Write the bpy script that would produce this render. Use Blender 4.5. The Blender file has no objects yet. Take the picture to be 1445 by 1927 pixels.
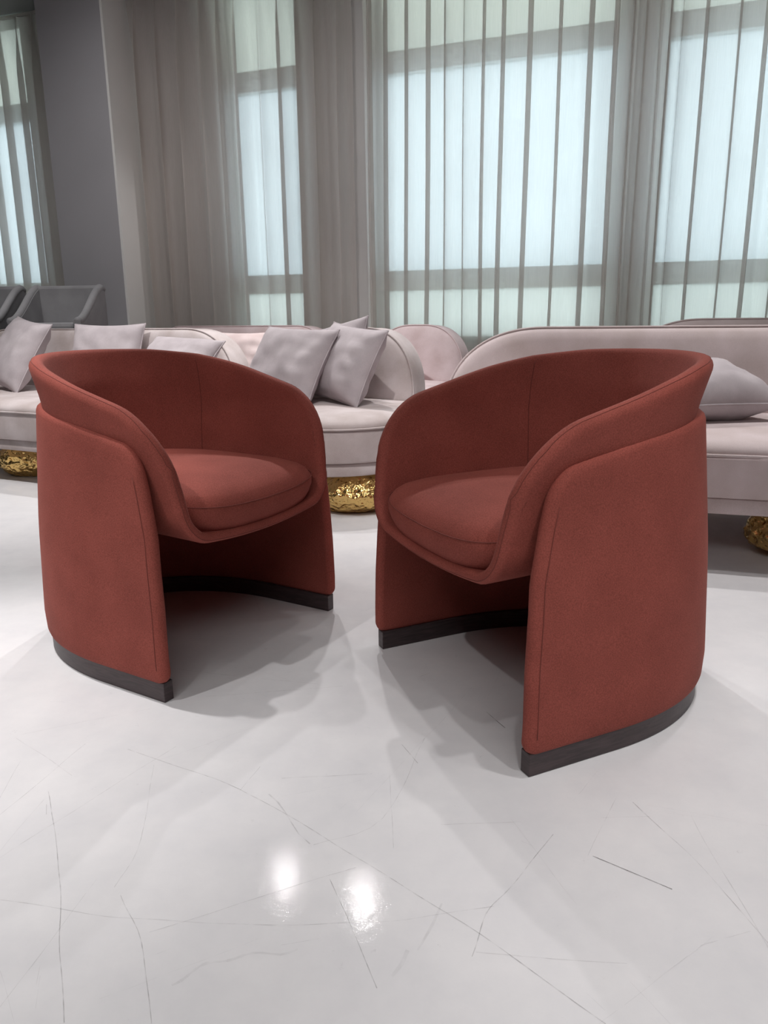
import bpy, bmesh, math, random
import numpy as np
from mathutils import Vector, Matrix, noise

random.seed(7)
scn = bpy.context.scene
col = scn.collection
PI = math.pi

# ------------------------------------------------------------------ camera
PITCH, ROLL, CAM_H, FPX = math.radians(14.26), math.radians(0.62), 0.80, 1440.0
cd = bpy.data.cameras.new('camera')
cam = bpy.data.objects.new('camera', cd); col.objects.link(cam)
cd.sensor_fit = 'VERTICAL'; cd.sensor_height = 36.0; cd.lens = FPX / 1927 * 36.0
cd.clip_start = 0.02; cd.clip_end = 200
cam.matrix_world = (Matrix.Translation((0, 0, CAM_H)) @ Matrix.Rotation(PI / 2 - PITCH, 4, 'X') @ Matrix.Rotation(-ROLL, 4, 'Z'))
scn.camera = cam

# ------------------------------------------------------------------ light
scn.view_settings.view_transform = 'Standard'
scn.view_settings.look = 'None'
scn.view_settings.gamma = 1.0
scn.view_settings.use_curve_mapping = False
scn.view_settings.exposure = 0.0
w = bpy.data.worlds.new('world'); scn.world = w; w.use_nodes = True
bg = w.node_tree.nodes['Background']
bg.inputs['Color'].default_value = (0.84, 0.965, 0.985, 1)      # overcast daylight outside the windows
bg.inputs['Strength'].default_value = 3.9


def lamp(name, loc, aim, power, angle=70, blend=0.35, radius=0.035, color=(1, 0.98, 0.975)):
    ld = bpy.data.lights.new(name, 'SPOT')
    ld.energy = power; ld.spot_size = math.radians(angle); ld.spot_blend = blend
    ld.shadow_soft_size = radius; ld.color = color
    o = bpy.data.objects.new(name, ld); col.objects.link(o)
    o.location = loc
    o.rotation_euler = (Vector(aim) - Vector(loc)).to_track_quat('-Z', 'Y').to_euler()
    return o


def area(name, loc, aim, power, sx, sy, color=(1, 0.98, 0.97)):
    ld = bpy.data.lights.new(name, 'AREA')
    ld.shape = 'RECTANGLE'; ld.size = sx; ld.size_y = sy; ld.energy = power; ld.color = color
    o = bpy.data.objects.new(name, ld); col.objects.link(o)
    o.location = loc
    o.rotation_euler = (Vector(aim) - Vector(loc)).to_track_quat('-Z', 'Y').to_euler()
    return o


LZ = 3.0
lamp('ceiling_or_fill_spot', (-1.42, 1.98, LZ), (-1.02, 1.50, 0), 246, 37, 1.0)      # behind the left chair: its shadow falls to the right
lamp('ceiling_or_fill_spot', (-2.05, 2.20, LZ), (-1.40, 1.60, 0), 72, 42, 1.0)
lamp('ceiling_or_fill_spot', (0.80, 1.05, LZ), (0.72, 0.95, 0), 90, 37, 1.0)         # behind the right chair: its shadow falls to the left
lamp('ceiling_or_fill_spot', (1.40, 0.75, LZ), (1.15, 1.00, 0), 54, 46, 1.0)
lamp('ceiling_or_fill_spot', (-0.75, 0.40, LZ), (-0.75, 0.40, 0), 80, 54, 1.0)  # added fill, straight down to brighten the front floor
lamp('ceiling_or_fill_spot', (0.20, 0.25, LZ), (0.20, 0.25, 0), 62, 54, 1.0)  # second added fill for the front floor
lamp('ceiling_or_fill_spot', (0.42, 2.00, LZ), (0.36, 1.85, 0), 20, 36, 1.0)  # added fill over the right chair's seat
lamp('ceiling_or_fill_spot', (-1.65, 0.55, LZ), (-0.68, 1.50, 0.2), 103, 34, 1.0)    # flank of the left chair
lamp('ceiling_or_fill_spot', (1.05, -0.15, LZ), (0.62, 1.25, 0.2), 71, 34, 1.0)      # flank of the right chair
lamp('ceiling_or_fill_spot', (0.10, 2.90, LZ), (0.0, 2.5, 0), 23, 50, 1.0)
lamp('ceiling_or_fill_spot', (-0.72, 4.55, LZ), (-0.50, 3.2, 0), 118, 96, 1.0)       # the pair over the rear sofa
lamp('ceiling_or_fill_spot', (-0.17, 4.35, LZ), (0.05, 3.0, 0), 141, 96, 1.0)
lamp('ceiling_or_fill_spot', (-1.90, 2.90, LZ), (-1.80, 3.6, 0.3), 265, 62, 1.0)
lamp('ceiling_or_fill_spot', (-0.75, 2.55, LZ), (-0.25, 3.2, 0.4), 30, 55, 1.0)
lamp('ceiling_or_fill_spot', (-0.20, 1.40, LZ), (-0.12, 3.10, 0.3), 175, 36, 1.0)  # added fill to lift the apron of the beige sofa
lamp('ceiling_or_fill_spot', (1.60, 2.75, LZ), (1.45, 2.80, 0.3), 141, 70, 1.0)
lamp('ceiling_or_fill_spot', (1.50, 2.50, LZ), (1.35, 1.95, 0), 50, 50, 1.0)  # added fill for the floor before the mauve sofa
lamp('ceiling_or_fill_spot', (-2.30, 3.60, LZ), (-2.0, 3.9, 0.4), 55, 46, 1.0)
lamp('ceiling_or_fill_spot', (-2.60, 4.30, LZ), (-2.4, 5.3, 0.6), 75, 40, 1.0)
lamp('ceiling_or_fill_spot', (-0.45, 3.85, LZ), (-0.55, 5.0, 0.3), 115, 56, 1.0)  # added fill on the backs of the blush sofa
for t, e in ((-2.4, 33), (0.3, 46), (2.0, 42), (3.8, 42)):            # added fills that brighten the curtains, no known fixtures
    p0 = Vector((-1.75, 6.2, 0)) + t * Vector((.933, -.36, 0)); nn = Vector((-.36, -.933, 0))
    lamp('wall_fill', p0 + nn * 1.8 + Vector((0, 0, LZ)), p0 + Vector((0, 0, 0.9)), e, 120, 1.0, .15)
lamp('wall_fill', (-0.65, 5.05, LZ), (-1.9, 6.0, 1.2), 30, 40, 1.0, .1)  # added fill aimed at the pillar's right side
area('overhead_fill', (-0.3, -1.2, 2.9), (-0.3, -1.2, 0), 43, 3, 1.5)  # added soft fill above and behind the camera, not a fixture

# ------------------------------------------------------------------ materials
def nt(name):
    m = bpy.data.materials.new(name); m.use_nodes = True
    return m, m.node_tree.nodes, m.node_tree.links, m.node_tree.nodes['Principled BSDF']


def fabric(name, color, color2, scale=500, bump=0.15, sheen=0.6, sheen_tint=None, cloud=6.0, rough=0.85, cloud_amt=(0.35, 0.65), grain=0.30):
    m, N, L, p = nt(name)
    tc = N.new('ShaderNodeTexCoord')
    n1 = N.new('ShaderNodeTexNoise'); n1.inputs['Scale'].default_value = cloud; n1.inputs['Detail'].default_value = 5
    n2 = N.new('ShaderNodeTexNoise'); n2.inputs['Scale'].default_value = scale; n2.inputs['Detail'].default_value = 2
    L.new(tc.outputs['Object'], n1.inputs['Vector']); L.new(tc.outputs['Object'], n2.inputs['Vector'])
    cr = N.new('ShaderNodeValToRGB')
    cr.color_ramp.elements[0].position = cloud_amt[0]; cr.color_ramp.elements[1].position = cloud_amt[1]
    cr.color_ramp.elements[0].color = (*color, 1); cr.color_ramp.elements[1].color = (*color2, 1)
    L.new(n1.outputs['Fac'], cr.inputs['Fac'])
    mx = N.new('ShaderNodeMixRGB'); mx.blend_type = 'MULTIPLY'; mx.inputs['Fac'].default_value = grain
    mr = N.new('ShaderNodeMapRange'); mr.inputs['From Min'].default_value = 0.3; mr.inputs['From Max'].default_value = 0.7
    mr.inputs['To Min'].default_value = 0.6; mr.inputs['To Max'].default_value = 1.2
    L.new(n2.outputs['Fac'], mr.inputs['Value'])
    L.new(cr.outputs['Color'], mx.inputs['Color1']); L.new(mr.outputs['Result'], mx.inputs['Color2'])
    L.new(mx.outputs['Color'], p.inputs['Base Color'])
    b = N.new('ShaderNodeBump'); b.inputs['Strength'].default_value = bump; b.inputs['Distance'].default_value = 0.002
    L.new(n2.outputs['Fac'], b.inputs['Height']); L.new(b.outputs['Normal'], p.inputs['Normal'])
    p.inputs['Roughness'].default_value = rough
    p.inputs['Specular IOR Level'].default_value = 0.2
    p.inputs['Sheen Weight'].default_value = sheen
    p.inputs['Sheen Roughness'].default_value = 0.4
    p.inputs['Sheen Tint'].default_value = (*(sheen_tint or color2), 1)
    return m


def plain(name, color, rough=0.6, metal=0.0, spec=0.5):
    m, N, L, p = nt(name)
    n = N.new('ShaderNodeTexNoise'); n.inputs['Scale'].default_value = 3.0; n.inputs['Detail'].default_value = 4
    tc = N.new('ShaderNodeTexCoord'); L.new(tc.outputs['Object'], n.inputs['Vector'])
    cr = N.new('ShaderNodeValToRGB')
    cr.color_ramp.elements[0].color = (*[c * 0.95 for c in color], 1)
    cr.color_ramp.elements[1].color = (*[min(1, c * 1.04) for c in color], 1)
    L.new(n.outputs['Fac'], cr.inputs['Fac']); L.new(cr.outputs['Color'], p.inputs['Base Color'])
    p.inputs['Roughness'].default_value = rough; p.inputs['Metallic'].default_value = metal
    p.inputs['Specular IOR Level'].default_value = spec
    return m


RUST = fabric('rust_velvet', (0.298, 0.074, 0.056), (0.348, 0.088, 0.067), scale=420, grain=0.65, sheen=0.10, sheen_tint=(0.62, 0.28, 0.24), cloud=9)
RUST_SEAM = plain('rust_thread', (0.20, 0.045, 0.033), 0.9)
BEIGE = fabric('beige_velvet', (0.47, 0.40, 0.385), (0.62, 0.55, 0.545), scale=700, bump=0.05, sheen=0.5, cloud=7)
BLUSH = fabric('blush_velvet', (0.58, 0.46, 0.46), (0.70, 0.58, 0.59), scale=700, bump=0.05, sheen=0.5, cloud=7)
MAUVE = fabric('mauve_velvet', (0.57, 0.475, 0.46), (0.67, 0.57, 0.57), scale=700, bump=0.05, sheen=0.5, cloud=7)
LILAC = fabric('pillow_velvet', (0.43, 0.38, 0.395), (0.525, 0.47, 0.485), scale=700, bump=0.05, sheen=0.5, cloud=10)
PINKP = fabric('pink_pillow_velvet', (0.66, 0.53, 0.52), (0.74, 0.62, 0.61), scale=700, bump=0.05, sheen=0.5, cloud=10)
GREYF = fabric('grey_upholstery', (0.27, 0.265, 0.275), (0.33, 0.325, 0.335), scale=700, bump=0.05, sheen=0.3, cloud=6)
DARKLEG = plain('dark_leg', (0.03, 0.026, 0.026), 0.5)
WALLP = plain('wall_paint', (0.60, 0.59, 0.585), 0.8, spec=0.2)
PILLAR_LITP = plain('pillar_lit_paint', (0.86, 0.85, 0.83), 0.8, spec=0.2)  # pillar's right side: light falling on it put into the paler colour
PILLARP = plain('pillar_paint', (0.44, 0.43, 0.45), 0.8, spec=0.2)  # pillar's front: its shade away from the windows put into the grey
CEILP = plain('ceiling_paint', (0.30, 0.31, 0.305), 0.85, spec=0.2)
ROOMP = plain('showroom_wall_paint', (0.16, 0.155, 0.155), 0.85, spec=0.2)
FRAMEM = plain('window_frame_grey', (0.74, 0.80, 0.78), 0.5)
SILLM = plain('black_sill', (0.015, 0.017, 0.02), 0.4)


def wood():
    m, N, L, p = nt('dark_wood')
    tc = N.new('ShaderNodeTexCoord'); mp = N.new('ShaderNodeMapping')
    mp.inputs['Scale'].default_value = (6, 6, 55)
    n = N.new('ShaderNodeTexNoise'); n.inputs['Scale'].default_value = 2.5; n.inputs['Detail'].default_value = 8
    n.inputs['Distortion'].default_value = 1.2
    L.new(tc.outputs['Object'], mp.inputs['Vector']); L.new(mp.outputs['Vector'], n.inputs['Vector'])
    cr = N.new('ShaderNodeValToRGB')
    cr.color_ramp.elements[0].position = 0.35; cr.color_ramp.elements[1].position = 0.7
    cr.color_ramp.elements[0].color = (0.040, 0.026, 0.028, 1); cr.color_ramp.elements[1].color = (0.075, 0.050, 0.052, 1)
    L.new(n.outputs['Fac'], cr.inputs['Fac']); L.new(cr.outputs['Color'], p.inputs['Base Color'])
    p.inputs['Roughness'].default_value = 0.42
    return m


WOOD = wood()


def gold():
    m, N, L, p = nt('hammered_gold')
    p.inputs['Base Color'].default_value = (0.78, 0.53, 0.20, 1)
    p.inputs['Metallic'].default_value = 1.0; p.inputs['Roughness'].default_value = 0.17
    tc = N.new('ShaderNodeTexCoord')
    v = N.new('ShaderNodeTexVoronoi'); v.inputs['Scale'].default_value = 55; v.feature = 'SMOOTH_F1'
    n = N.new('ShaderNodeTexNoise'); n.inputs['Scale'].default_value = 45; n.inputs['Detail'].default_value = 3
    L.new(tc.outputs['Object'], v.inputs['Vector']); L.new(tc.outputs['Object'], n.inputs['Vector'])
    a = N.new('ShaderNodeMath'); a.operation = 'ADD'
    L.new(v.outputs['Distance'], a.inputs[0]); L.new(n.outputs['Fac'], a.inputs[1])
    b = N.new('ShaderNodeBump'); b.inputs['Strength'].default_value = 0.8; b.inputs['Distance'].default_value = 0.012
    L.new(a.outputs[0], b.inputs['Height']); L.new(b.outputs['Normal'], p.inputs['Normal'])
    return m


GOLD = gold()


def sheer():
    m = bpy.data.materials.new('sheer_linen'); m.use_nodes = True
    N, L = m.node_tree.nodes, m.node_tree.links
    N.remove(N['Principled BSDF']); out = N['Material Output']
    tc = N.new('ShaderNodeTexCoord'); mp = N.new('ShaderNodeMapping'); mp.inputs['Scale'].default_value = (60, 60, 1.2)
    n = N.new('ShaderNodeTexNoise'); n.inputs['Scale'].default_value = 6; n.inputs['Detail'].default_value = 3
    L.new(tc.outputs['Object'], mp.inputs['Vector']); L.new(mp.outputs['Vector'], n.inputs['Vector'])
    mr = N.new('ShaderNodeMapRange'); mr.inputs['To Min'].default_value = 0.24; mr.inputs['To Max'].default_value = 0.38
    L.new(n.outputs['Fac'], mr.inputs['Value'])
    tr = N.new('ShaderNodeBsdfTransparent'); tr.inputs['Color'].default_value = (1, 1, 1, 1)
    tl = N.new('ShaderNodeBsdfTranslucent'); tl.inputs['Color'].default_value = (0.80, 0.77, 0.73, 1)
    df = N.new('ShaderNodeBsdfDiffuse'); df.inputs['Color'].default_value = (0.66, 0.60, 0.575, 1)
    m1 = N.new('ShaderNodeMixShader'); m1.inputs[0].default_value = 0.45
    L.new(tl.outputs[0], m1.inputs[1]); L.new(df.outputs[0], m1.inputs[2])
    m2 = N.new('ShaderNodeMixShader')
    L.new(mr.outputs['Result'], m2.inputs[0]); L.new(m1.outputs[0], m2.inputs[1]); L.new(tr.outputs[0], m2.inputs[2])
    L.new(m2.outputs[0], out.inputs['Surface'])
    return m


SHEER = sheer()


def shade(name, color, fac):
    m = bpy.data.materials.new(name); m.use_nodes = True
    N, L = m.node_tree.nodes, m.node_tree.links
    N.remove(N['Principled BSDF']); out = N['Material Output']
    tl = N.new('ShaderNodeBsdfTranslucent'); tl.inputs['Color'].default_value = (*color, 1)
    df = N.new('ShaderNodeBsdfDiffuse'); df.inputs['Color'].default_value = (*color, 1)
    tc = N.new('ShaderNodeTexCoord'); n = N.new('ShaderNodeTexNoise'); n.inputs['Scale'].default_value = 1.3
    n.inputs['Detail'].default_value = 2
    L.new(tc.outputs['Object'], n.inputs['Vector'])
    mr = N.new('ShaderNodeMapRange'); mr.inputs['To Min'].default_value = fac - 0.12; mr.inputs['To Max'].default_value = fac + 0.12
    L.new(n.outputs['Fac'], mr.inputs['Value'])
    m1 = N.new('ShaderNodeMixShader')
    L.new(mr.outputs['Result'], m1.inputs[0]); L.new(df.outputs[0], m1.inputs[1]); L.new(tl.outputs[0], m1.inputs[2])
    L.new(m1.outputs[0], out.inputs['Surface'])
    return m


SHADE = shade('roller_shade_fabric', (0.86, 0.90, 0.93), 0.62)
PANE = shade('frosted_glass', (0.87, 0.90, 0.89), 0.62)
PANE_UP = shade('tinted_upper_glass', (0.78, 0.80, 0.77), 0.62)


def camray(px, py):
    M = cam.matrix_world.to_3x3()
    return M @ Vector(((px - 722.5) / FPX, -(py - 963.5) / FPX, -1.0))


def at_depth(px, py, Y):
    d = camray(px, py)
    return Vector((0, 0, CAM_H)) + d * (Y / d.y)


SCRATCHES = [  # floor scratches, as polylines on the floor: (points in metres, half width, strength)
]


def floor_pt(px, py):
    d = camray(px, py)
    p = Vector((0, 0, CAM_H)) + d * (-CAM_H / d.z)
    return (p.x, p.y)


for pts, wd_, st in [
    ([(0, 1695), (220, 1725), (480, 1740), (700, 1737), (830, 1720), (930, 1705)], .0010, .35),
    ([(240, 1410), (450, 1485), (650, 1600), (820, 1705), (960, 1800), (1140, 1927)], .0011, .5),
    ([(90, 1490), (108, 1600), (113, 1720), (115, 1927)], .0010, .5),
    ([(290, 1440), (265, 1580), (215, 1670)], .0009, .35),
    ([(228, 1685), (265, 1770), (285, 1927)], .0009, .4),
    ([(620, 1655), (660, 1750), (710, 1860)], .0009, .45),
    ([(1115, 1612), (1265, 1673)], .0014, .9),
    ([(1040, 1570), (960, 1670), (915, 1720), (885, 1800)], .0010, .4),
    ([(1300, 1535), (1445, 1790)], .0008, .35),
    ([(1190, 1510), (1300, 1610), (1445, 1780)], .0009, .45),
    ([(895, 1795), (1180, 1815)], .0009, .35),
    ([(590, 1590), (720, 1540), (800, 1390)], .0009, .3),
    ([(530, 1465), (700, 1457)], .0008, .5),
    ([(1160, 1500), (1105, 1610)], .0008, .3),
    ([(20, 1380), (135, 1460)], .0008, .3),
    ([(300, 1430), (480, 1370)], .0010, .2),
    ([(0, 1615), (180, 1500), (330, 1405)], .0009, .25),
    ([(830, 1552), (980, 1547)], .0009, .3),
    ([(505, 1495), (580, 1590)], .0022, .25),
    ([(915, 1340), (952, 1370)], .0012, .8),
    ([(755, 1402), (785, 1437)], .0012, .7),
    ([(740, 1840), (770, 1790)], .0045, .12),
    ([(320, 1850), (400, 1812), (560, 1790)], .0035, .14),
    ([(790, 1790), (828, 1700)], .0030, .14),
]:
    P = [Vector((*floor_pt(*p), 0)) for p in pts]
    if len(P) > 2:                      # round the polyline off
        Q = [2 * P[0] - P[1]] + P + [2 * P[-1] - P[-2]]
        S = []
        for k in range(1, len(Q) - 2):
            a0, a1, a2, a3 = Q[k - 1:k + 3]
            for i in range(5):
                u = i / 5
                S.append(.5 * (2 * a1 + (a2 - a0) * u + (2 * a0 - 5 * a1 + 4 * a2 - a3) * u * u + (3 * a1 - a0 - 3 * a2 + a3) * u ** 3))
        P = S + [P[-1]]
    P = [(p.x, p.y) for p in P]
    for a, b in zip(P, P[1:]):
        SCRATCHES.append((a, b, wd_, st))
rs = random.Random(11)
for k in range(190):
    x = rs.uniform(-1.6, 1.6); y = .6 + 2.2 * rs.random() ** 1.4; an = rs.uniform(0, PI); ln = rs.choice([.02, .03, .05, .08, .12, .2, .3, .5])
    SCRATCHES.append(((x, y), (x + math.cos(an) * ln, y + math.sin(an) * ln), rs.uniform(.0004, .0008), rs.choice([.15, .15, .15, .3, .5])))


def floor_material():
    m, N, L, p = nt('epoxy_floor')
    geo = N.new('ShaderNodeNewGeometry')
    # specks
    sp = N.new('ShaderNodeTexNoise'); sp.inputs['Scale'].default_value = 38; sp.inputs['Detail'].default_value = 6; sp.inputs['Roughness'].default_value = .7
    L.new(geo.outputs['Position'], sp.inputs['Vector'])
    spm = N.new('ShaderNodeMapRange'); spm.inputs['From Min'].default_value = .66; spm.inputs['From Max'].default_value = .78
    spm.inputs['To Max'].default_value = .35
    L.new(sp.outputs['Fac'], spm.inputs['Value'])
    # cloudy wear
    cl = N.new('ShaderNodeTexNoise'); cl.inputs['Scale'].default_value = 7; cl.inputs['Detail'].default_value = 9; cl.inputs['Roughness'].default_value = .65
    L.new(geo.outputs['Position'], cl.inputs['Vector'])
    cr = N.new('ShaderNodeValToRGB')
    cr.color_ramp.elements[0].position = .3; cr.color_ramp.elements[1].position = .7
    cr.color_ramp.elements[0].color = (0.625, 0.615, 0.628, 1); cr.color_ramp.elements[1].color = (0.70, 0.685, 0.69, 1)
    L.new(cl.outputs['Fac'], cr.inputs['Fac'])
    mx = N.new('ShaderNodeMixRGB'); mx.inputs['Color2'].default_value = (0.20, 0.19, 0.195, 1)
    L.new(spm.outputs['Result'], mx.inputs['Fac']); L.new(cr.outputs['Color'], mx.inputs['Color1'])
    L.new(mx.outputs['Color'], p.inputs['Base Color'])
    rr = N.new('ShaderNodeMapRange'); rr.inputs['To Min'].default_value = .035; rr.inputs['To Max'].default_value = .085
    L.new(cl.outputs['Fac'], rr.inputs['Value']); L.new(rr.outputs['Result'], p.inputs['Roughness'])
    p.inputs['Specular IOR Level'].default_value = 0.02
    bn = N.new('ShaderNodeBump'); bn.inputs['Strength'].default_value = .11; bn.inputs['Distance'].default_value = .002
    L.new(sp.outputs['Fac'], bn.inputs['Height']); L.new(bn.outputs['Normal'], p.inputs['Normal'])
    return m


FLOORM = floor_material()


def scratch_material(k, strength):
    m, N, L, p = nt('scratch_%d' % k)
    out = N['Material Output']
    p.inputs['Base Color'].default_value = (0.16, 0.145, 0.15, 1); p.inputs['Roughness'].default_value = .5
    geo = N.new('ShaderNodeNewGeometry')
    n = N.new('ShaderNodeTexNoise'); n.inputs['Scale'].default_value = 45; n.inputs['Detail'].default_value = 3
    L.new(geo.outputs['Position'], n.inputs['Vector'])
    mr = N.new('ShaderNodeMapRange'); mr.inputs['From Min'].default_value = .3; mr.inputs['From Max'].default_value = .65
    mr.inputs['To Max'].default_value = strength
    L.new(n.outputs['Fac'], mr.inputs['Value'])
    tr = N.new('ShaderNodeBsdfTransparent'); mx = N.new('ShaderNodeMixShader')
    L.new(mr.outputs['Result'], mx.inputs[0]); L.new(tr.outputs[0], mx.inputs[1]); L.new(p.outputs[0], mx.inputs[2])
    L.new(mx.outputs[0], out.inputs['Surface'])
    return m


SCRM = [((.15, .3, .5, .9)[k], scratch_material(k, st)) for k, st in enumerate((.10, .19, .32, .75))]

# ------------------------------------------------------------------ helpers
def mesh_obj(name, verts, faces, mat, parent=None, smooth=True, bevel=None):
    me = bpy.data.meshes.new(name)
    me.from_pydata([tuple(v) for v in verts], [], faces)
    me.materials.append(mat)
    bm = bmesh.new(); bm.from_mesh(me)
    bmesh.ops.remove_doubles(bm, verts=bm.verts, dist=1e-5)
    bmesh.ops.recalc_face_normals(bm, faces=bm.faces)
    bm.to_mesh(me); bm.free()
    if smooth:
        me.polygons.foreach_set('use_smooth', [True] * len(me.polygons))
    o = bpy.data.objects.new(name, me); col.objects.link(o)
    if parent: o.parent = parent
    if bevel:
        b = o.modifiers.new('bevel', 'BEVEL'); b.width = bevel; b.segments = 3; b.limit_method = 'ANGLE'; b.angle_limit = math.radians(40)
    return o


def tag(o, label=None, cat=None, group=None, kind=None):
    if label: o['label'] = label
    if cat: o['category'] = cat
    if group: o['group'] = group
    if kind: o['kind'] = kind
    return o


def empty(name, loc=(0, 0, 0), rz=0.0):
    o = bpy.data.objects.new(name, None); col.objects.link(o)
    o.location = loc; o.rotation_euler = (0, 0, rz); o.empty_display_size = 0.1
    return o


def copy_tree(o, parent=None):
    c = o.copy(); col.objects.link(c)
    if parent: c.parent = parent
    for ch in list(o.children):
        copy_tree(ch, c)
    return c


def boxes(name, bl, mat, parent=None, M=None, bevel=None, smooth=False):
    V, F = [], []
    for (x0, y0, z0, x1, y1, z1) in bl:
        k = len(V)
        for z in (z0, z1):
            for x, y in ((x0, y0), (x1, y0), (x1, y1), (x0, y1)):
                v = Vector((x, y, z)); V.append(M @ v if M else v)
        F += [(k, k + 3, k + 2, k + 1), (k + 4, k + 5, k + 6, k + 7)]
        for i in range(4):
            j = (i + 1) % 4; F.append((k + i, k + j, k + 4 + j, k + 4 + i))
    me = bpy.data.meshes.new(name); me.from_pydata([tuple(v) for v in V], [], F); me.materials.append(mat)
    o = bpy.data.objects.new(name, me); col.objects.link(o)
    if parent: o.parent = parent
    if bevel:
        b = o.modifiers.new('bevel', 'BEVEL'); b.width = bevel; b.segments = 2
    return o


def tube(name, pts, r, mat, parent=None, closed=False, seg=6):
    """round cord along a polyline"""
    P = np.array([tuple(p) for p in pts], float); n = len(P)
    if closed:
        T = np.roll(P, -1, 0) - np.roll(P, 1, 0)
    else:
        T = np.gradient(P, axis=0)
    T /= np.linalg.norm(T, axis=1)[:, None] + 1e-12
    up = np.array([0, 0, 1.0]); V, F = [], []
    prev = None
    for i in range(n):
        if prev is None:
            a = np.cross(T[i], up)
            if np.linalg.norm(a) < .1: a = np.cross(T[i], [1, 0, 0])
        else:
            a = prev - T[i] * np.dot(prev, T[i])
        a /= np.linalg.norm(a); prev = a; b = np.cross(T[i], a)
        for k in range(seg):
            t = 2 * PI * k / seg
            V.append(P[i] + r * (math.cos(t) * a + math.sin(t) * b))
    m = n if closed else n - 1
    for i in range(m):
        j = (i + 1) % n
        for k in range(seg):
            q = (k + 1) % seg
            F.append((i * seg + k, i * seg + q, j * seg + q, j * seg + k))
    if not closed:
        F.append(tuple(range(seg - 1, -1, -1))); F.append(tuple((n - 1) * seg + k for k in range(seg)))
    return mesh_obj(name, V, F, mat, parent)


def loft(name, rings, mat, parent=None, cap=True, bevel=None, smooth=True):
    n = len(rings[0]); V = [p for r in rings for p in r]; F = []
    for i in range(len(rings) - 1):
        for k in range(n):
            q = (k + 1) % n
            F.append((i * n + k, i * n + q, (i + 1) * n + q, (i + 1) * n + k))
    if cap:
        for i in (0, len(rings) - 1):
            c = np.mean(np.array([tuple(p) for p in rings[i]]), axis=0); V.append(tuple(c)); ci = len(V) - 1
            for k in range(n):
                q = (k + 1) % n
                F.append((i * n + k, i * n + q, ci))
    return mesh_obj(name, V, F, mat, parent, smooth, bevel)


def slab(name, M, t, mat, parent=None, rim=('v1', 'u0', 'u1'), nr=6):
    """thick upholstered panel: M[nu][nv] mid surface, v1 = top edge, u0/u1 = ends; rim edges rolled over"""
    M = np.array(M, float); nu, nv = M.shape[:2]
    du = np.gradient(M, axis=0); dv = np.gradient(M, axis=1)
    N = np.cross(du, dv); N /= np.linalg.norm(N, axis=2)[:, :, None] + 1e-12
    T_ = np.broadcast_to(np.asarray(t, float), (nu, nv))
    V = list((M + N * T_[:, :, None] / 2).reshape(-1, 3)); V += list((M - N * T_[:, :, None] / 2).reshape(-1, 3))
    A = lambda i, j: i * nv + j
    B = lambda i, j: nu * nv + i * nv + j
    F = []
    for i in range(nu - 1):
        for j in range(nv - 1):
            F.append((A(i, j), A(i + 1, j), A(i + 1, j + 1), A(i, j + 1)))
            F.append((B(i, j), B(i, j + 1), B(i + 1, j + 1), B(i + 1, j)))
    path = []
    path += [(0, j, 'u') for j in range(nv)]
    path += [(i, nv - 1, 'v') for i in range(1, nu - 1)]
    path += [(nu - 1, j, 'u') for j in range(nv - 1, -1, -1)]
    if 'v0' in rim:
        path += [(i, 0, 'w') for i in range(nu - 2, 0, -1)]
    closed = 'v0' in rim
    n = len(path); pts = np.array([M[i, j] for i, j, _ in path]); rows = []
    for k, (i, j, e) in enumerate(path):
        if closed:
            tg = pts[(k + 1) % n] - pts[k - 1]
        else:
            tg = pts[min(k + 1, n - 1)] - pts[max(k - 1, 0)]
        if e == 'u' and j == 0 and not closed:
            tg = pts[1] - pts[0] if k == 0 else pts[k] - pts[k - 1]
        tg /= np.linalg.norm(tg) + 1e-12
        nn = N[i, j]
        ev = np.cross(tg, nn); ev /= np.linalg.norm(ev) + 1e-12
        ii = min(max(i, 1), nu - 2); jj = min(max(j, 1), nv - 2)
        inner = M[ii, jj] - M[i, j]
        if np.dot(ev, inner) > 0: ev = -ev
        row = [A(i, j)]
        for q in range(1, nr):
            ph = PI * q / nr
            V.append(M[i, j] + nn * (T_[i, j] / 2 * math.cos(ph)) + ev * (T_[i, j] / 2 * math.sin(ph))); row.append(len(V) - 1)
        row.append(B(i, j)); rows.append(row)
    m = n if closed else n - 1
    for k in range(m):
        a, b = rows[k], rows[(k + 1) % n]
        for q in range(nr):
            F.append((a[q], b[q], b[q + 1], a[q + 1]))
    o = mesh_obj(name, V, F, mat, parent)
    return o, pts, rows, np.array(V)


# ------------------------------------------------------------------ room
W0 = Vector((-1.75, 6.2, 0)); WA = math.atan2(-0.36, 0.933)
WM = Matrix.Translation(W0) @ Matrix.Rotation(WA, 4, 'Z')       # x = along the window wall, y = outwards
ROOM_H = 3.09
T0, T1, NB = -4.2, 7.2, -11.0
floor_o = boxes('floor', [(T0, NB, -0.1, T1, 0.40, 0.0)], FLOORM, M=WM); floor_o['kind'] = 'structure'


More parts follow.
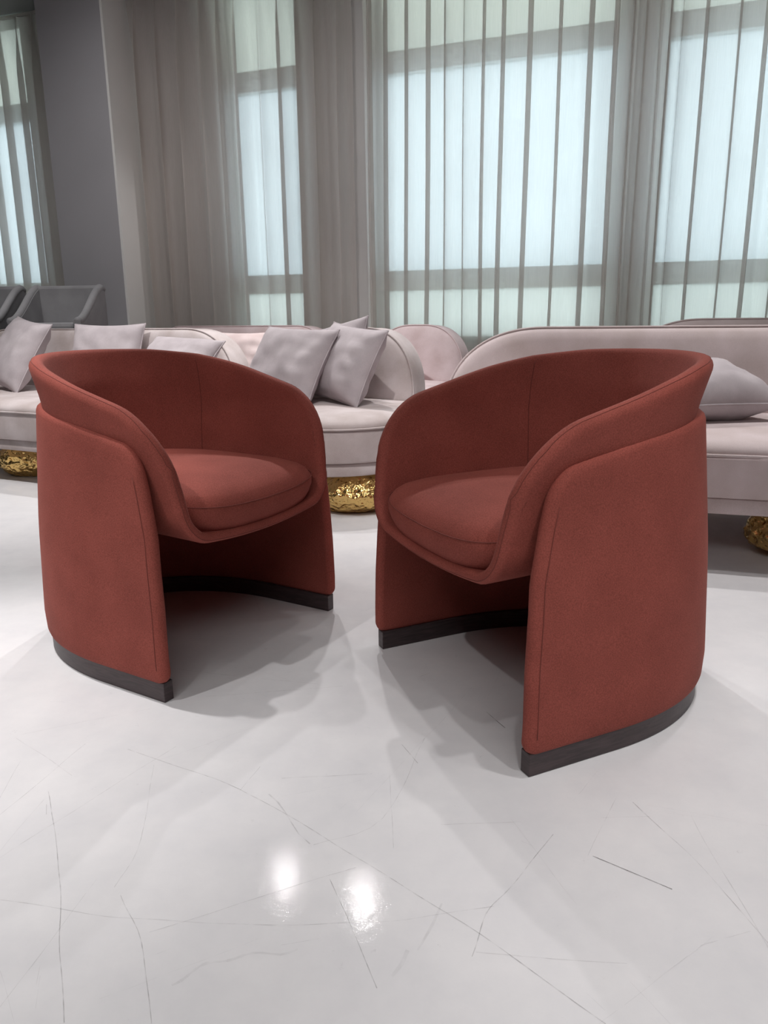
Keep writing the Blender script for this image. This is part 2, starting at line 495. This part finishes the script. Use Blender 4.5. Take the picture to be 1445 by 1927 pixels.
def scratch_marks():
    V, F, MI = [], [], []
    r = random.Random(5)
    for q, (a, b, hw, st) in enumerate(SCRATCHES):
        a = Vector((*a, 0)); b = Vector((*b, 0)); d = b - a; n = max(2, int(d.length / .03)); d.normalize()
        nn = Vector((-d.y, d.x, 0)); mi = min(range(4), key=lambda k: abs(SCRM[k][0] - st)); prev = None
        for i in range(n + 1):
            c = a.lerp(b, i / n)
            wv = .004 * (noise.noise(c * 9)) if hw < .002 else .012 * noise.noise(c * 25)
            h = hw * .62 * r.uniform(.6, 1.2)
            k = len(V); V += [c + nn * (wv - h) + Vector((0, 0, .0004 + q * 2e-6)), c + nn * (wv + h) + Vector((0, 0, .0004 + q * 2e-6))]
            if prev is not None: F.append((prev, k, k + 1, prev + 1)); MI.append(mi)
            prev = k
    me = bpy.data.meshes.new('scratch_marks'); me.from_pydata([tuple(v) for v in V], [], F)
    for _, m in SCRM: me.materials.append(m)
    me.polygons.foreach_set('material_index', MI)
    o = bpy.data.objects.new('scratch_marks', me); col.objects.link(o); o.parent = floor_o
    return o


scratch_marks()
boxes('ceiling', [(T0, NB, ROOM_H, T1, 0.40, ROOM_H + 0.1)], CEILP, M=WM)['kind'] = 'structure'
boxes('wall_left', [(T0 - 0.1, NB, 0, T0, 0.40, ROOM_H)], ROOMP, M=WM)['kind'] = 'structure'
boxes('wall_right', [(T1, NB, 0, T1 + 0.1, 0.40, ROOM_H)], ROOMP, M=WM)['kind'] = 'structure'
boxes('wall_back', [(T0, NB - 0.1, 0, T1, NB, ROOM_H)], ROOMP, M=WM)['kind'] = 'structure'
# window wall: openings (t0, t1)
WIN = [(-3.4, -1.22), (0.60, 1.20), (1.76, 3.40), (3.60, 5.6)]
SILL = 0.64
wl = []; edge = T0
for a, b in WIN:
    wl.append((edge, 0.16, 0, a, 0.40, ROOM_H)); wl.append((a, 0.16, 0, b, 0.40, SILL)); edge = b
wl.append((edge, 0.16, 0, T1, 0.40, ROOM_H))
boxes('wall_front', wl, WALLP, M=WM)['kind'] = 'structure'
for k, (a, b) in enumerate(WIN):
    wo = empty('window_%d' % (k + 1)); wo['kind'] = 'structure'
    fr = [(a, 0.24, SILL, a + .05, .32, ROOM_H), (b - .05, .24, SILL, b, .32, ROOM_H),
          (a, .20, 0.985, b, .32, 1.12), (a, .20, 2.385, b, .32, 2.52)]
    boxes('window_frame', fr, FRAMEM, wo, M=WM)
    boxes('window_sill', [(a, .13, SILL - 0.01, b, .34, SILL + .025)], SILLM, wo, M=WM)
    boxes('roller_shade', [(a + .05, .27, 1.12, b - .05, .272, 2.385)], SHADE, wo, M=WM)
    boxes('lower_pane', [(a + .05, .28, SILL + .025, b - .05, .284, 0.985)], PANE, wo, M=WM)
    boxes('upper_pane', [(a + .05, .28, 2.52, b - .05, .284, ROOM_H)], PANE_UP, wo, M=WM)
# pillar standing in front of the wall, left of the main curtains
q = Vector((-0.128, -0.19, 0))
boxes('pillar', [(q.x - 0.595, q.y, 0, q.x - .02, 0.16, ROOM_H)], PILLARP, M=WM)['kind'] = 'structure'
boxes('pillar_lit_side', [(q.x - .02, q.y, 0, q.x, 0.16, ROOM_H)], PILLAR_LITP, M=WM)['kind'] = 'structure'  # thin slab carrying the painted lit tone of the pillar's side


# ------------------------------------------------------------------ curtains
def curtain(label, t0, t1, period, seed, loop=1.25, amp=0.055, dense=None, off=0.02, flare=0.0):
    r = random.Random(seed)
    root = empty('sheer_curtain', tuple(WM @ Vector(((t0 + t1) / 2, off, 0))), WA)
    tag(root, label, 'curtain', 'sheer curtains along the window wall')
    xs, ys, sk = [], [], []
    x = t0
    while x < t1:
        P = period * r.uniform(.7, 1.3)
        if dense:
            for (d0, d1, f) in dense:
                if d0 <= x < d1: P *= f
        B = P / (2 * PI) * loop * r.uniform(.72, 1.25); A = amp * r.uniform(.7, 1.2); s = r.uniform(-.012, .012)
        ns = 22
        for i in range(ns):
            ph = 2 * PI * i / ns
            xs.append(x + P * i / ns + B * math.sin(ph) + .2 * B * math.sin(2 * ph + s * 50))
            ys.append(A * math.cos(ph)); sk.append(s)
        x += P
    sk = np.convolve(np.pad(sk, 20, mode='edge'), np.ones(41) / 41, 'valid')
    zs = list(np.linspace(0.015, 2.75, 26)) + [2.85, 2.92, 2.97, 3.02, 3.06]
    V, F = [], []; tc = (t0 + t1) / 2
    n = len(xs)
    for z in zs:
        k = min(1, max(0, (3.06 - z) / .45)); k = k * k * (3 - 2 * k)      # gathered flat at the heading
        h = (3.06 - z) / 3.06
        for i in range(n):
            xx = xs[i] + sk[i] * 1.6 * h + .006 * math.sin(z * 2.1 + i * .05) * h
            V.append((xx - tc, ys[i] * (.30 + .70 * k) * (1 + .25 * h), z))
    m = len(zs)
    for a in range(m - 1):
        for i in range(n - 1):
            F.append((a * n + i, a * n + i + 1, (a + 1) * n + i + 1, (a + 1) * n + i))
    mesh_obj('sheer_panel', V, F, SHEER, root)
    tb = boxes('heading_tape', [(t0 - tc, -.012, 3.055, t1 - tc, .012, 3.075)], SHEER, root)
    return root


curtain('sheer grey linen curtain behind the grey pillar at the far left', -3.6, -0.80, .15, 3, 1.15)
curtain('sheer taupe curtain hanging just right of the grey pillar over the narrow window', -0.10, 1.62, .16, 5, 1.1)
curtain('wide sheer curtain hanging over the big middle window behind the sofa gap', 1.74, 3.60, .150, 8, 1.95, dense=[(3.34, 3.7, .45)], amp=.05)
curtain('sheer curtain at the right edge of the photo, right of the bunched dark folds', 3.62, 5.8, .18, 12, 1.8, off=-.05, dense=[(3.5, 3.72, .4)])

# ------------------------------------------------------------------ rust armchairs
NEXP, FC = 2.1, -0.20


def interp(x, xs, ys):
    return float(np.interp(x, xs, ys))


_th = np.linspace(0, PI / 2, 200)
_cur = np.array([(FC - (FC + .56) * np.cos(t) ** (2 / NEXP), .3 * np.sin(t) ** (2 / NEXP)) for t in _th])
_len = np.concatenate([[0], np.cumsum(np.linalg.norm(np.diff(_cur, axis=0), axis=1))])
S_BACK = _len[-1]; S_TOT = S_BACK + 0.20            # arclength: back quarter then the straight side


def plan(s, a, fb, ff):
    """s in metres from the middle of the back (signed) -> (lateral, forward)"""
    sg = 1 if s >= 0 else -1; s = abs(s)
    if s <= S_BACK:
        t = float(np.interp(s, _len, _th))
        return sg * a * math.sin(t) ** (2 / NEXP), FC - (FC - fb) * max(0, math.cos(t)) ** (2 / NEXP)
    k = (s - S_BACK) / (S_TOT - S_BACK)
    return sg * a, FC + (ff - FC) * k


def s_values(r, n_back=34, n_mid=8, n_arc=12):
    half = list(np.linspace(0, S_BACK, n_back)) + list(np.linspace(S_BACK, S_TOT - r, n_mid + 1)[1:])
    half += [S_TOT - r * math.cos(a) if False else S_TOT - r * (1 - math.sin(a)) for a in np.linspace(0, PI / 2, n_arc + 1)[1:]]
    return [-s for s in half[:0:-1]] + half


def rust_chair():
    """local axes: +X lateral, -Y forward, origin on the floor under the front edge centre"""
    root = empty('barrel_armchair')
    toL = lambda l, f, z: (l, -f, z)
    # --- outer skirt
    t = .030; r = .045; ss = s_values(r); M = []
    for s in ss:
        d = S_TOT - abs(s)
        _, f6 = plan(s, .30, -.56, -.05)
        zt = interp(f6, [-.62, -.45, -.25, -.12, -.06, 0], [.618, .612, .592, .566, .552, .545]) - t / 2
        if d < r: zt -= r - math.sqrt(max(0, r * r - (r - d) ** 2))
        zb = .044 + t / 2 - .004
        rb = .012
        if d < rb: zb += rb - math.sqrt(max(0, rb * rb - (rb - d) ** 2))
        row = []
        for j in range(26):
            z = zb + (zt - zb) * j / 25
            a = interp(z, [.04, .1, .3, .6], [.320, .322, .317, .300]) - t / 2 + .004
            fb = interp(z, [.04, .1, .35, .6], [-.624, -.628, -.606, -.570]) + t / 2
            ff = interp(z, [.04, .2, .36, .46, .55], [.010, .008, .0, -.020, -.045]) - t / 2
            l, f = plan(s, a, fb, ff)
            row.append(toL(l, f, z))
        M.append(row)
    sk, _, _, _ = slab('outer_skirt', M, t, RUST, root, rim=('v1', 'u0', 'u1', 'v0'))
    Ms = np.array(M)
    for side in (0, -1):        # stitched seam just behind the front edges of the skirt
        idx = 3 if side == 0 else len(ss) - 4
        P = [Ms[idx][j] + np.array([(-1 if side == 0 else 1) * (t / 2 + .0003), 0, 0]) for j in range(1, 25)]
        tube('edge_seam', P, .0010, RUST_SEAM, sk)
    # --- dark wood plinth
    rings = []
    for s in np.linspace(-S_TOT, S_TOT, 121):
        lo = plan(s, .318, -.613, 0.0); li = plan(s, .292, -.587, 0.0)
        rings.append([toL(*lo, 0.0), toL(*lo, .046), toL(*li, .046), toL(*li, 0.0)])
    pl = loft('wood_plinth', rings, WOOD, root, smooth=False, bevel=.002)
    pl.data.polygons.foreach_set('use_smooth', [False] * len(pl.data.polygons))
    # --- inner shell
    t = .034; r = .10; ss = s_values(r); M = []; TH = []
    WB, RF, A0 = .415, .064, .250
    for s in ss:
        d = S_TOT - abs(s)
        _, f6 = plan(s, .30, -.56, .02)
        zt = interp(f6, [-.58, -.50, -.40, -.30, -.20, -.10, -.02, .03], [.727, .722, .708, .685, .658, .634, .612, .598]) - t / 2
        if d < r: zt -= r - math.sqrt(max(0, r * r - (r - d) ** 2))
        wmin = WB - RF * PI / 2 - (A0 - RF)
        nlo, nhi = 22, 26
        ws = list(np.linspace(wmin, WB - RF * PI / 2, 10)) + list(np.linspace(WB - RF * PI / 2, WB, 12)[1:]) + list(np.linspace(WB, zt, nhi)[1:])
        row = []; trow = []
        for wv in ws:
            z = max(wv, WB)
            a = interp(z, [.40, .42, .50, .58, .64, .72], [.249, .250, .262, .281, .288, .297])
            fb = interp(z, [.40, .42, .50, .58, .64, .72], [-.483, -.485, -.495, -.512, -.528, -.563])
            inset, zz = 0.0, z
            if wv < WB:
                ph = (WB - wv) / RF
                if ph < PI / 2:
                    inset = RF * (1 - math.cos(ph)); zz = WB - RF * math.sin(ph)
                else:
                    inset = RF + (WB - RF * PI / 2 - wv); zz = WB - RF
            k = 1 - inset / A0
            ff = interp(zz, [.34, .40, .42, .50, .58, .62], [.031, .022, .017, .004, -.005, -.010])
            l, f = plan(s, a, fb, ff)
            k = max(k, 0.0)
            # the bottom closes towards a centre line
            f2 = FC + (f - FC) * (k if f < FC else 1.0)
            l2 = l * k
            zz -= .022 * (1 - min(1, abs(l2) / .25) ** 2) * max(0, (f2 + .3) / .33) if wv < WB else 0
            row.append(toL(l2, f2, zz)); trow.append(interp(wv, [WB - RF * 1.57, WB + .03], [.022, t]))
        M.append(row); TH.append(trow)
    sh, pts, rows, V = slab('inner_shell', M, np.array(TH), RUST, root, rim=('v1', 'u0', 'u1'), nr=8)
    # seam along the rolled rim (outer side) - follows the third roll vertex of every row
    ra = [V[rr[3]] for rr in rows]
    c_ = np.array(ra)
    dirs = np.array([V[rr[3]] - (V[rr[0]] + V[rr[-1]]) / 2 for rr in rows]); dirs /= np.linalg.norm(dirs, axis=1)[:, None]
    # outward side is whichever lies further from the seat axis
    rb_ = np.array([V[rr[-4]] for rr in rows])
    mid = rows[len(rows) // 2]
    use = ra if V[mid[3]][1] > V[mid[-4]][1] else list(rb_)
    tube('rim_seam', [p for p in use], .0008, RUST_SEAM, sh)
    # two stitched back seams on the inside of the shell
    Ms = np.array(M); du = np.gradient(Ms, axis=0); dv = np.gradient(Ms, axis=1)
    Nn = np.cross(du, dv); Nn /= np.linalg.norm(Nn, axis=2)[:, :, None] + 1e-12
    for sgn in (-1, 1):
        i = min(range(len(ss)), key=lambda k: abs(Ms[k][40][0] - sgn * .245) + (10 if -Ms[k][40][1] > -.25 else 0))
        ref = Nn[i][40]; inward = np.array([-sgn * .7, -.7, 0])
        sg = 1 if np.dot(ref, inward) > 0 else -1
        P = [Ms[i][j] + sg * Nn[i][j] * (t / 2 + .0002) for j in range(20, len(Ms[i]))]
        tube('back_seam', P, .0009, RUST_SEAM, sh)
    # --- seat cushion
    def outline(ins, n=120):
        out = []
        lx = .247 - ins; f0, f1 = -.43, .044 - ins
        fc = (f0 + f1) / 2; lf = (f1 - f0) / 2
        for k in range(n):
            th = 2 * PI * k / n; c, s_ = math.cos(th), math.sin(th)
            e = 2 / 5.0 if s_ > 0 else 2 / 2.3
            l = lx * math.copysign(abs(c) ** (2 / 5.0 if s_ > 0 else 2 / 2.6), c)
            f = fc + lf * math.copysign(abs(s_) ** e, s_)
            out.append((l, f))
        return out

    def sag(l, f):
        return -.024 * max(0, 1 - (l / .256) ** 2) * min(1, max(0, (f + .40) / .43)) ** 1.3
    rings = []
    prof = [(.11, .350), (.035, .3515), (.022, .356), (.013, .365), (.005, .382), (.0, .398), (-.001, .414), (.003, .4215), (.010, .432), (.022, .441), (.045, .450), (.080, .458), (.125, .463), (.18, .466), (.22, .4665)]
    for ins, z in prof:
        rings.append([toL(l, f, z + sag(l, f) * (1 - max(0, (z - .42)) / .06)) for l, f in outline(ins)])
    cu = loft('seat_cushion', rings, RUST, root)
    tube('cushion_seam', [toL(l, f, .4195 + sag(l, f)) for l, f in outline(-.0005)], .0009, RUST_SEAM, cu, closed=True)
    return root


ch = rust_chair()
chL = np.array([-0.31085539, 1.76844687]); chR = np.array([0.1179879, 1.49552492])
ch.location = (chL[0], chL[1], 0); ch.rotation_euler = (0, 0, math.radians(-31.2 + 90))
tag(ch, 'rust red barrel armchair on the left, facing right, in front of the scatter pillows', 'armchair', 'rust velvet armchairs')
ch2 = copy_tree(ch)
ch2.location = (chR[0], chR[1], 0); ch2.rotation_euler = (0, 0, math.radians(-154.75 + 90))
tag(ch2, 'rust red barrel armchair on the right, nearer the camera and facing left', 'armchair', 'rust velvet armchairs')


# ------------------------------------------------------------------ sofas
def nugget(name, parent, x, y, seed, rx=.17, h=.18):
    bm = bmesh.new(); bmesh.ops.create_icosphere(bm, subdivisions=5, radius=1)
    for v in bm.verts:
        p = v.co.copy()
        n = noise.noise(p * 1.3 + Vector((seed, 0, 0))) * .10
        c = noise.voronoi(p * 4.2 + Vector((0, seed, 0)))[0]
        n += (c[0] - .3) * .09 + noise.noise(p * 9 + Vector((seed, 1, 2))) * .03
        q = p * (1 + n)
        z = q.z
        z = max(-.86, min(.9, z))
        v.co = Vector((x + q.x * rx, y + q.y * rx * .9, h / 2 + (z + .0) / .88 * h / 2))
    zmin = min(v.co.z for v in bm.verts)
    for v in bm.verts: v.co.z = max(.0, v.co.z - max(0, zmin))
    me = bpy.data.meshes.new(name); bm.to_mesh(me); bm.free(); me.materials.append(GOLD)
    me.polygons.foreach_set('use_smooth', [True] * len(me.polygons))
    o = bpy.data.objects.new(name, me); col.objects.link(o); o.parent = parent
    return o


def sofa(label, origin, ang, x0, x1, backs, mat, legs, depth=.90, back_y=.70, seed=0, top=.75):
    root = empty('curved_sofa', (origin[0], origin[1], 0), math.radians(ang))
    tag(root, label, 'sofa', 'velvet sofas on gold nugget feet')
    R = .42

    def outl(ins, n=28, dy=0):
        pts = []
        hd = depth / 2
        for end in (1, -1):
            for k in range(n + 1):
                th = -PI / 2 + PI * k / n
                c, s_ = math.cos(th), math.sin(th)
                ex = (x1 - R if end > 0 else x0 + R) + end * (R - ins) * abs(c) ** (2 / 2.3)
                ey = hd + end * (hd - ins) * math.copysign(abs(s_) ** (2 / 2.3), s_)
                pts.append((ex, ey))
        return pts
    ring = lambda ins, z: [(x, y, z) for x, y in outl(ins)]
    loft('base_band', [ring(.02, .172), ring(.014, .174), ring(.012, .178), ring(.012, .222), ring(.02, .226), ring(.05, .228)], mat, root)
    body = loft('seat_apron', [ring(.05, .226), ring(.008, .227), ring(.002, .231), ring(.0, .236), ring(.0, .350), ring(.002, .362), ring(.02, .365)], mat, root)
    cu = loft('seat_cushion', [ring(.02, .362), ring(.004, .366), ring(.002, .374), ring(.008, .386), ring(.02, .398), ring(.05, .410), ring(.10, .418), ring(.2, .424), ring(.3, .426)], mat, root)
    tube('seat_piping', ring(-.002, .3665), .005, mat, cu, closed=True)
    for k, lx in enumerate(legs):
        nugget('leg', root, lx[0], lx[1], seed + k * 3.1)
    for (b0, b1, rl, rr) in backs:
        zb = .40
        # outline of the back panel in x-z
        def bout(ins):
            P = []; H = top - zb
            n = 22; e = 2 / 2.25
            for k in range(n + 1):        # right quarter: from bottom right to the top
                a = PI / 2 * k / n
                P.append((b1 - ins - max(.02, rr - ins) * (1 - math.cos(a) ** e), zb + (H - ins) * math.sin(a) ** e))
            for k in range(n, -1, -1):
                a = PI / 2 * k / n
                P.append((b0 + ins + max(.02, rl - ins) * (1 - math.cos(a) ** e), zb + (H - ins) * math.sin(a) ** e))
            for k in range(1, 8):
                P.append((b0 + ins + (b1 - b0 - 2 * ins) * k / 8, zb))
            return P
        th = .20
        rings = []
        lean = lambda z: (z - zb) * .16
        xc = (b0 + b1) / 2
        for ins, y in [(.16, -.010), (.10, -.008), (.05, -.004), (.02, .004), (.006, .014), (.0, .026), (.0, .10), (.0, th - .03), (.01, th - .01), (.04, th), (.12, th)]:
            rings.append([(x, back_y + y + lean(z), z) for x, z in bout(min(ins, .3 * (b1 - b0)))])
        bk = loft('backrest', rings, mat, root)
        tube('back_piping', [(x, back_y + .022 + lean(z), z) for x, z in bout(-.002)[:46]], .005, mat, bk)
    return root


sofa('long beige velvet sofa with six pillows behind the left rust armchair', (-0.23, 3.00), -26, -3.0, .22,
     [(-3.0, -.965, .3, .36), (-.66, .06, .30, .28)], BEIGE, [(.0, .24), (-1.98, .24), (-.9, .62)], seed=1)
sofa('blush pink velvet sofa in the rear row, backs showing behind the beige sofa', (0.12, 4.10), -26, -2.35, .10,
     [(-2.35, -.86, .2, .30), (-.60, .06, .30, .28)], BLUSH, [(-.3, .3), (-1.9, .3)], seed=20)
sofa('mauve velvet sofa with one pillow behind the right rust armchair', (1.04, 2.39), -17, -1.0, 1.6,
     [(-1.02, 1.6, .42, .3)], MAUVE, [(.33, .22), (1.3, .25), (-.4, .6)], seed=40)
sofa('grey mauve sofa of the rear row whose back top just shows over the front sofa', (1.72, 3.39), -17, -.75, 1.2,
     [(-.66, 1.2, .42, .3)], MAUVE, [(-.2, .25), (.8, .25)], seed=60, top=.772)


# ------------------------------------------------------------------ pillows
def pillow(label, px, py, Y, yaw, lean, roll, mat, size=.44, thick=.075, height=None, seed=0):
    hw = size / 2; hh = (height or size) / 2
    n = 30; V, F = [], []
    rr = random.Random(seed)
    folds = [(rr.uniform(-.9, .9), rr.uniform(-.9, .9), rr.uniform(0, PI)) for _ in range(6)]
    us = [math.sin(PI / 2 * (-1 + 2 * i / n)) for i in range(n + 1)]
    loc = at_depth(px, py, Y)
    root = empty('scatter_pillow', tuple(loc))
    Mr = Matrix.Rotation(math.radians(yaw), 4, 'Z') @ Matrix.Rotation(math.radians(lean), 4, 'X') @ Matrix.Rotation(math.radians(roll), 4, 'Y')
    root.rotation_euler = Mr.to_euler()
    tag(root, label, 'pillow', 'velvet scatter pillows on the sofas')

    def surf(u, v, side):
        # concave edges with pointed corners
        x = hw * u * (1 - .07 * (1 - v * v) * abs(u)); z = hh * v * (1 - .07 * (1 - u * u) * abs(v))
        f = (max(0, 1 - u ** 4)) ** .62 * (max(0, 1 - v ** 4)) ** .62
        wr = noise.noise(Vector((u * 2.3 + seed, v * 2.3, side * 3))) * .012
        e = max(abs(u), abs(v))
        wr += math.sin(12 * u * (1.2 - abs(v)) + seed + 3 * v) * .007 * e * f + math.sin(15 * v + 3 * u + seed) * .008 * abs(u) ** 2 * f
        return Vector((x, -side * (thick * f + wr * f), z))
    def zspan():
        zs = [(Mr @ surf(u, v, sd)).z for sd in (1, -1) for u in us for v in us]
        return min(zs), max(zs)
    REST = .418                                   # sinks a little into the seat cushion
    z0, z1 = zspan(); top = loc.z + z1
    hh *= max(.7, min(1.0, (top - REST) / (z1 - z0))); z0, z1 = zspan()
    root.location.z = REST - z0
    for side in (1, -1):
        k = len(V)
        for v in us:
            for u in us:
                V.append(surf(u, v, side))
        for j in range(n):
            for i in range(n):
                a = k + j * (n + 1) + i
                F.append((a, a + 1, a + n + 2, a + n + 1))
    b = mesh_obj('pillow_cover', V, F, mat, root)
    ring = [surf(u, -1, 1) for u in us] + [surf(1, v, 1) for v in us[1:]] + [surf(u, 1, 1) for u in us[-2::-1]] + [surf(-1, v, 1) for v in us[-2:0:-1]]
    tube('pillow_piping', ring, .0035, mat, b, closed=True)
    return root


pillow('tilted lilac pillow at the far left end of the beige sofa', 33, 670, 4.42, -40, -31, 7, LILAC, size=.45, seed=1)
pillow('upright lilac pillow standing behind the left armchair back, below the grey chairs', 200, 680, 4.30, -12, -22, 0, LILAC, size=.43, seed=2)
pillow('slumped low lilac pillow right of the upright one, mostly hidden by the armchair', 326, 701, 3.95, -24, -46, 4, LILAC, size=.45, seed=3)
pillow('pale pink pillow on the rear blush sofa, seen between the sofa backs', 452, 692, 4.60, -22, -22, 0, PINKP, seed=4)
pillow('lilac pillow leaning left, second from the right end of the beige sofa', 541, 704, 3.62, -40, -32, 2, LILAC, size=.48, seed=5)
pillow('lilac pillow hidden behind the others with only its pointed corner showing', 622, 702, 3.70, -46, -24, -13, LILAC, seed=6)
pillow('lilac piped pillow propped at the right end of the beige sofa seat', 649, 706, 3.54, -54, -25, 5, LILAC, size=.46, seed=7)
pillow('single lilac pillow lying flat on the mauve sofa by the right armchair', 1312, 750, 2.85, 10, -76, 0, LILAC, size=.45, seed=8, thick=.09)


# ------------------------------------------------------------------ grey bar chairs
def bar_chair():
    root = empty('bar_armchair')
    w = .25
    # side panel outline in y-z (front = -y)
    n = 22
    top = []
    for k in range(n + 1):
        u = k / n
        y = -.24 + .48 * u
        z = .80 + .235 * (3 * u ** 2 - 2 * u ** 3)
        if u > .9: z = .80 + .235 * (3 * .81 - 2 * .729) + .006 * (u - .9) * 10 - .020 * ((u - .9) * 10) ** 2
        top.append((y, z))
    for sx in (-1, 1):
        V, F = [], []
        xo, xi = sx * w, sx * (w - .05)
        for (y, z) in top:
            V += [(xo, y, z), (xi, y, z), (xi, y, .62), (xo, y, .62)]
        for k in range(n):
            for q in range(4):
                F.append((k * 4 + q, k * 4 + (q + 1) % 4, k * 4 + 4 + (q + 1) % 4, k * 4 + 4 + q))
        F += [(3, 2, 1, 0), (n * 4, n * 4 + 1, n * 4 + 2, n * 4 + 3)]
        a = mesh_obj('arm_panel', V, F, GREYF, root, smooth=False)
        tube('arm_roll', [(sx * (w - .020), y, z) for y, z in top], .026, GREYF, a, seg=12)
    boxes('back_panel', [(-w + .01, .17, .62, w - .01, .24, 1.045)], GREYF, root, bevel=.02)
    boxes('seat_cushion', [(-w + .05, -.24, .70, w - .05, .17, .79)], GREYF, root, bevel=.025)
    boxes('seat_box', [(-w + .01, -.22, .60, w - .01, .22, .70)], GREYF, root, bevel=.01)
    for sx in (-1, 1):
        for sy in (-1, 1):
            boxes('leg', [(sx * .21 - .018, sy * .19 - .018, 0, sx * .21 + .018, sy * .19 + .018, .605)], DARKLEG, root, bevel=.003)
    boxes('footrest', [(-.2, -.20, .22, .2, -.18, .24)], DARKLEG, root)
    return root


bc = bar_chair()
bc.location = (-2.265, 5.55, 0); bc.rotation_euler = (0, 0, math.radians(-2))
tag(bc, 'grey high armchair with scrolled arms in front of the grey pillar', 'bar chair', 'grey high armchairs behind the sofas')
bc2 = copy_tree(bc)
bc2.location = (-2.84, 5.55, 0)
tag(bc2, 'grey high armchair cut off by the left edge of the photo, before the far curtain', 'bar chair', 'grey high armchairs behind the sofas')
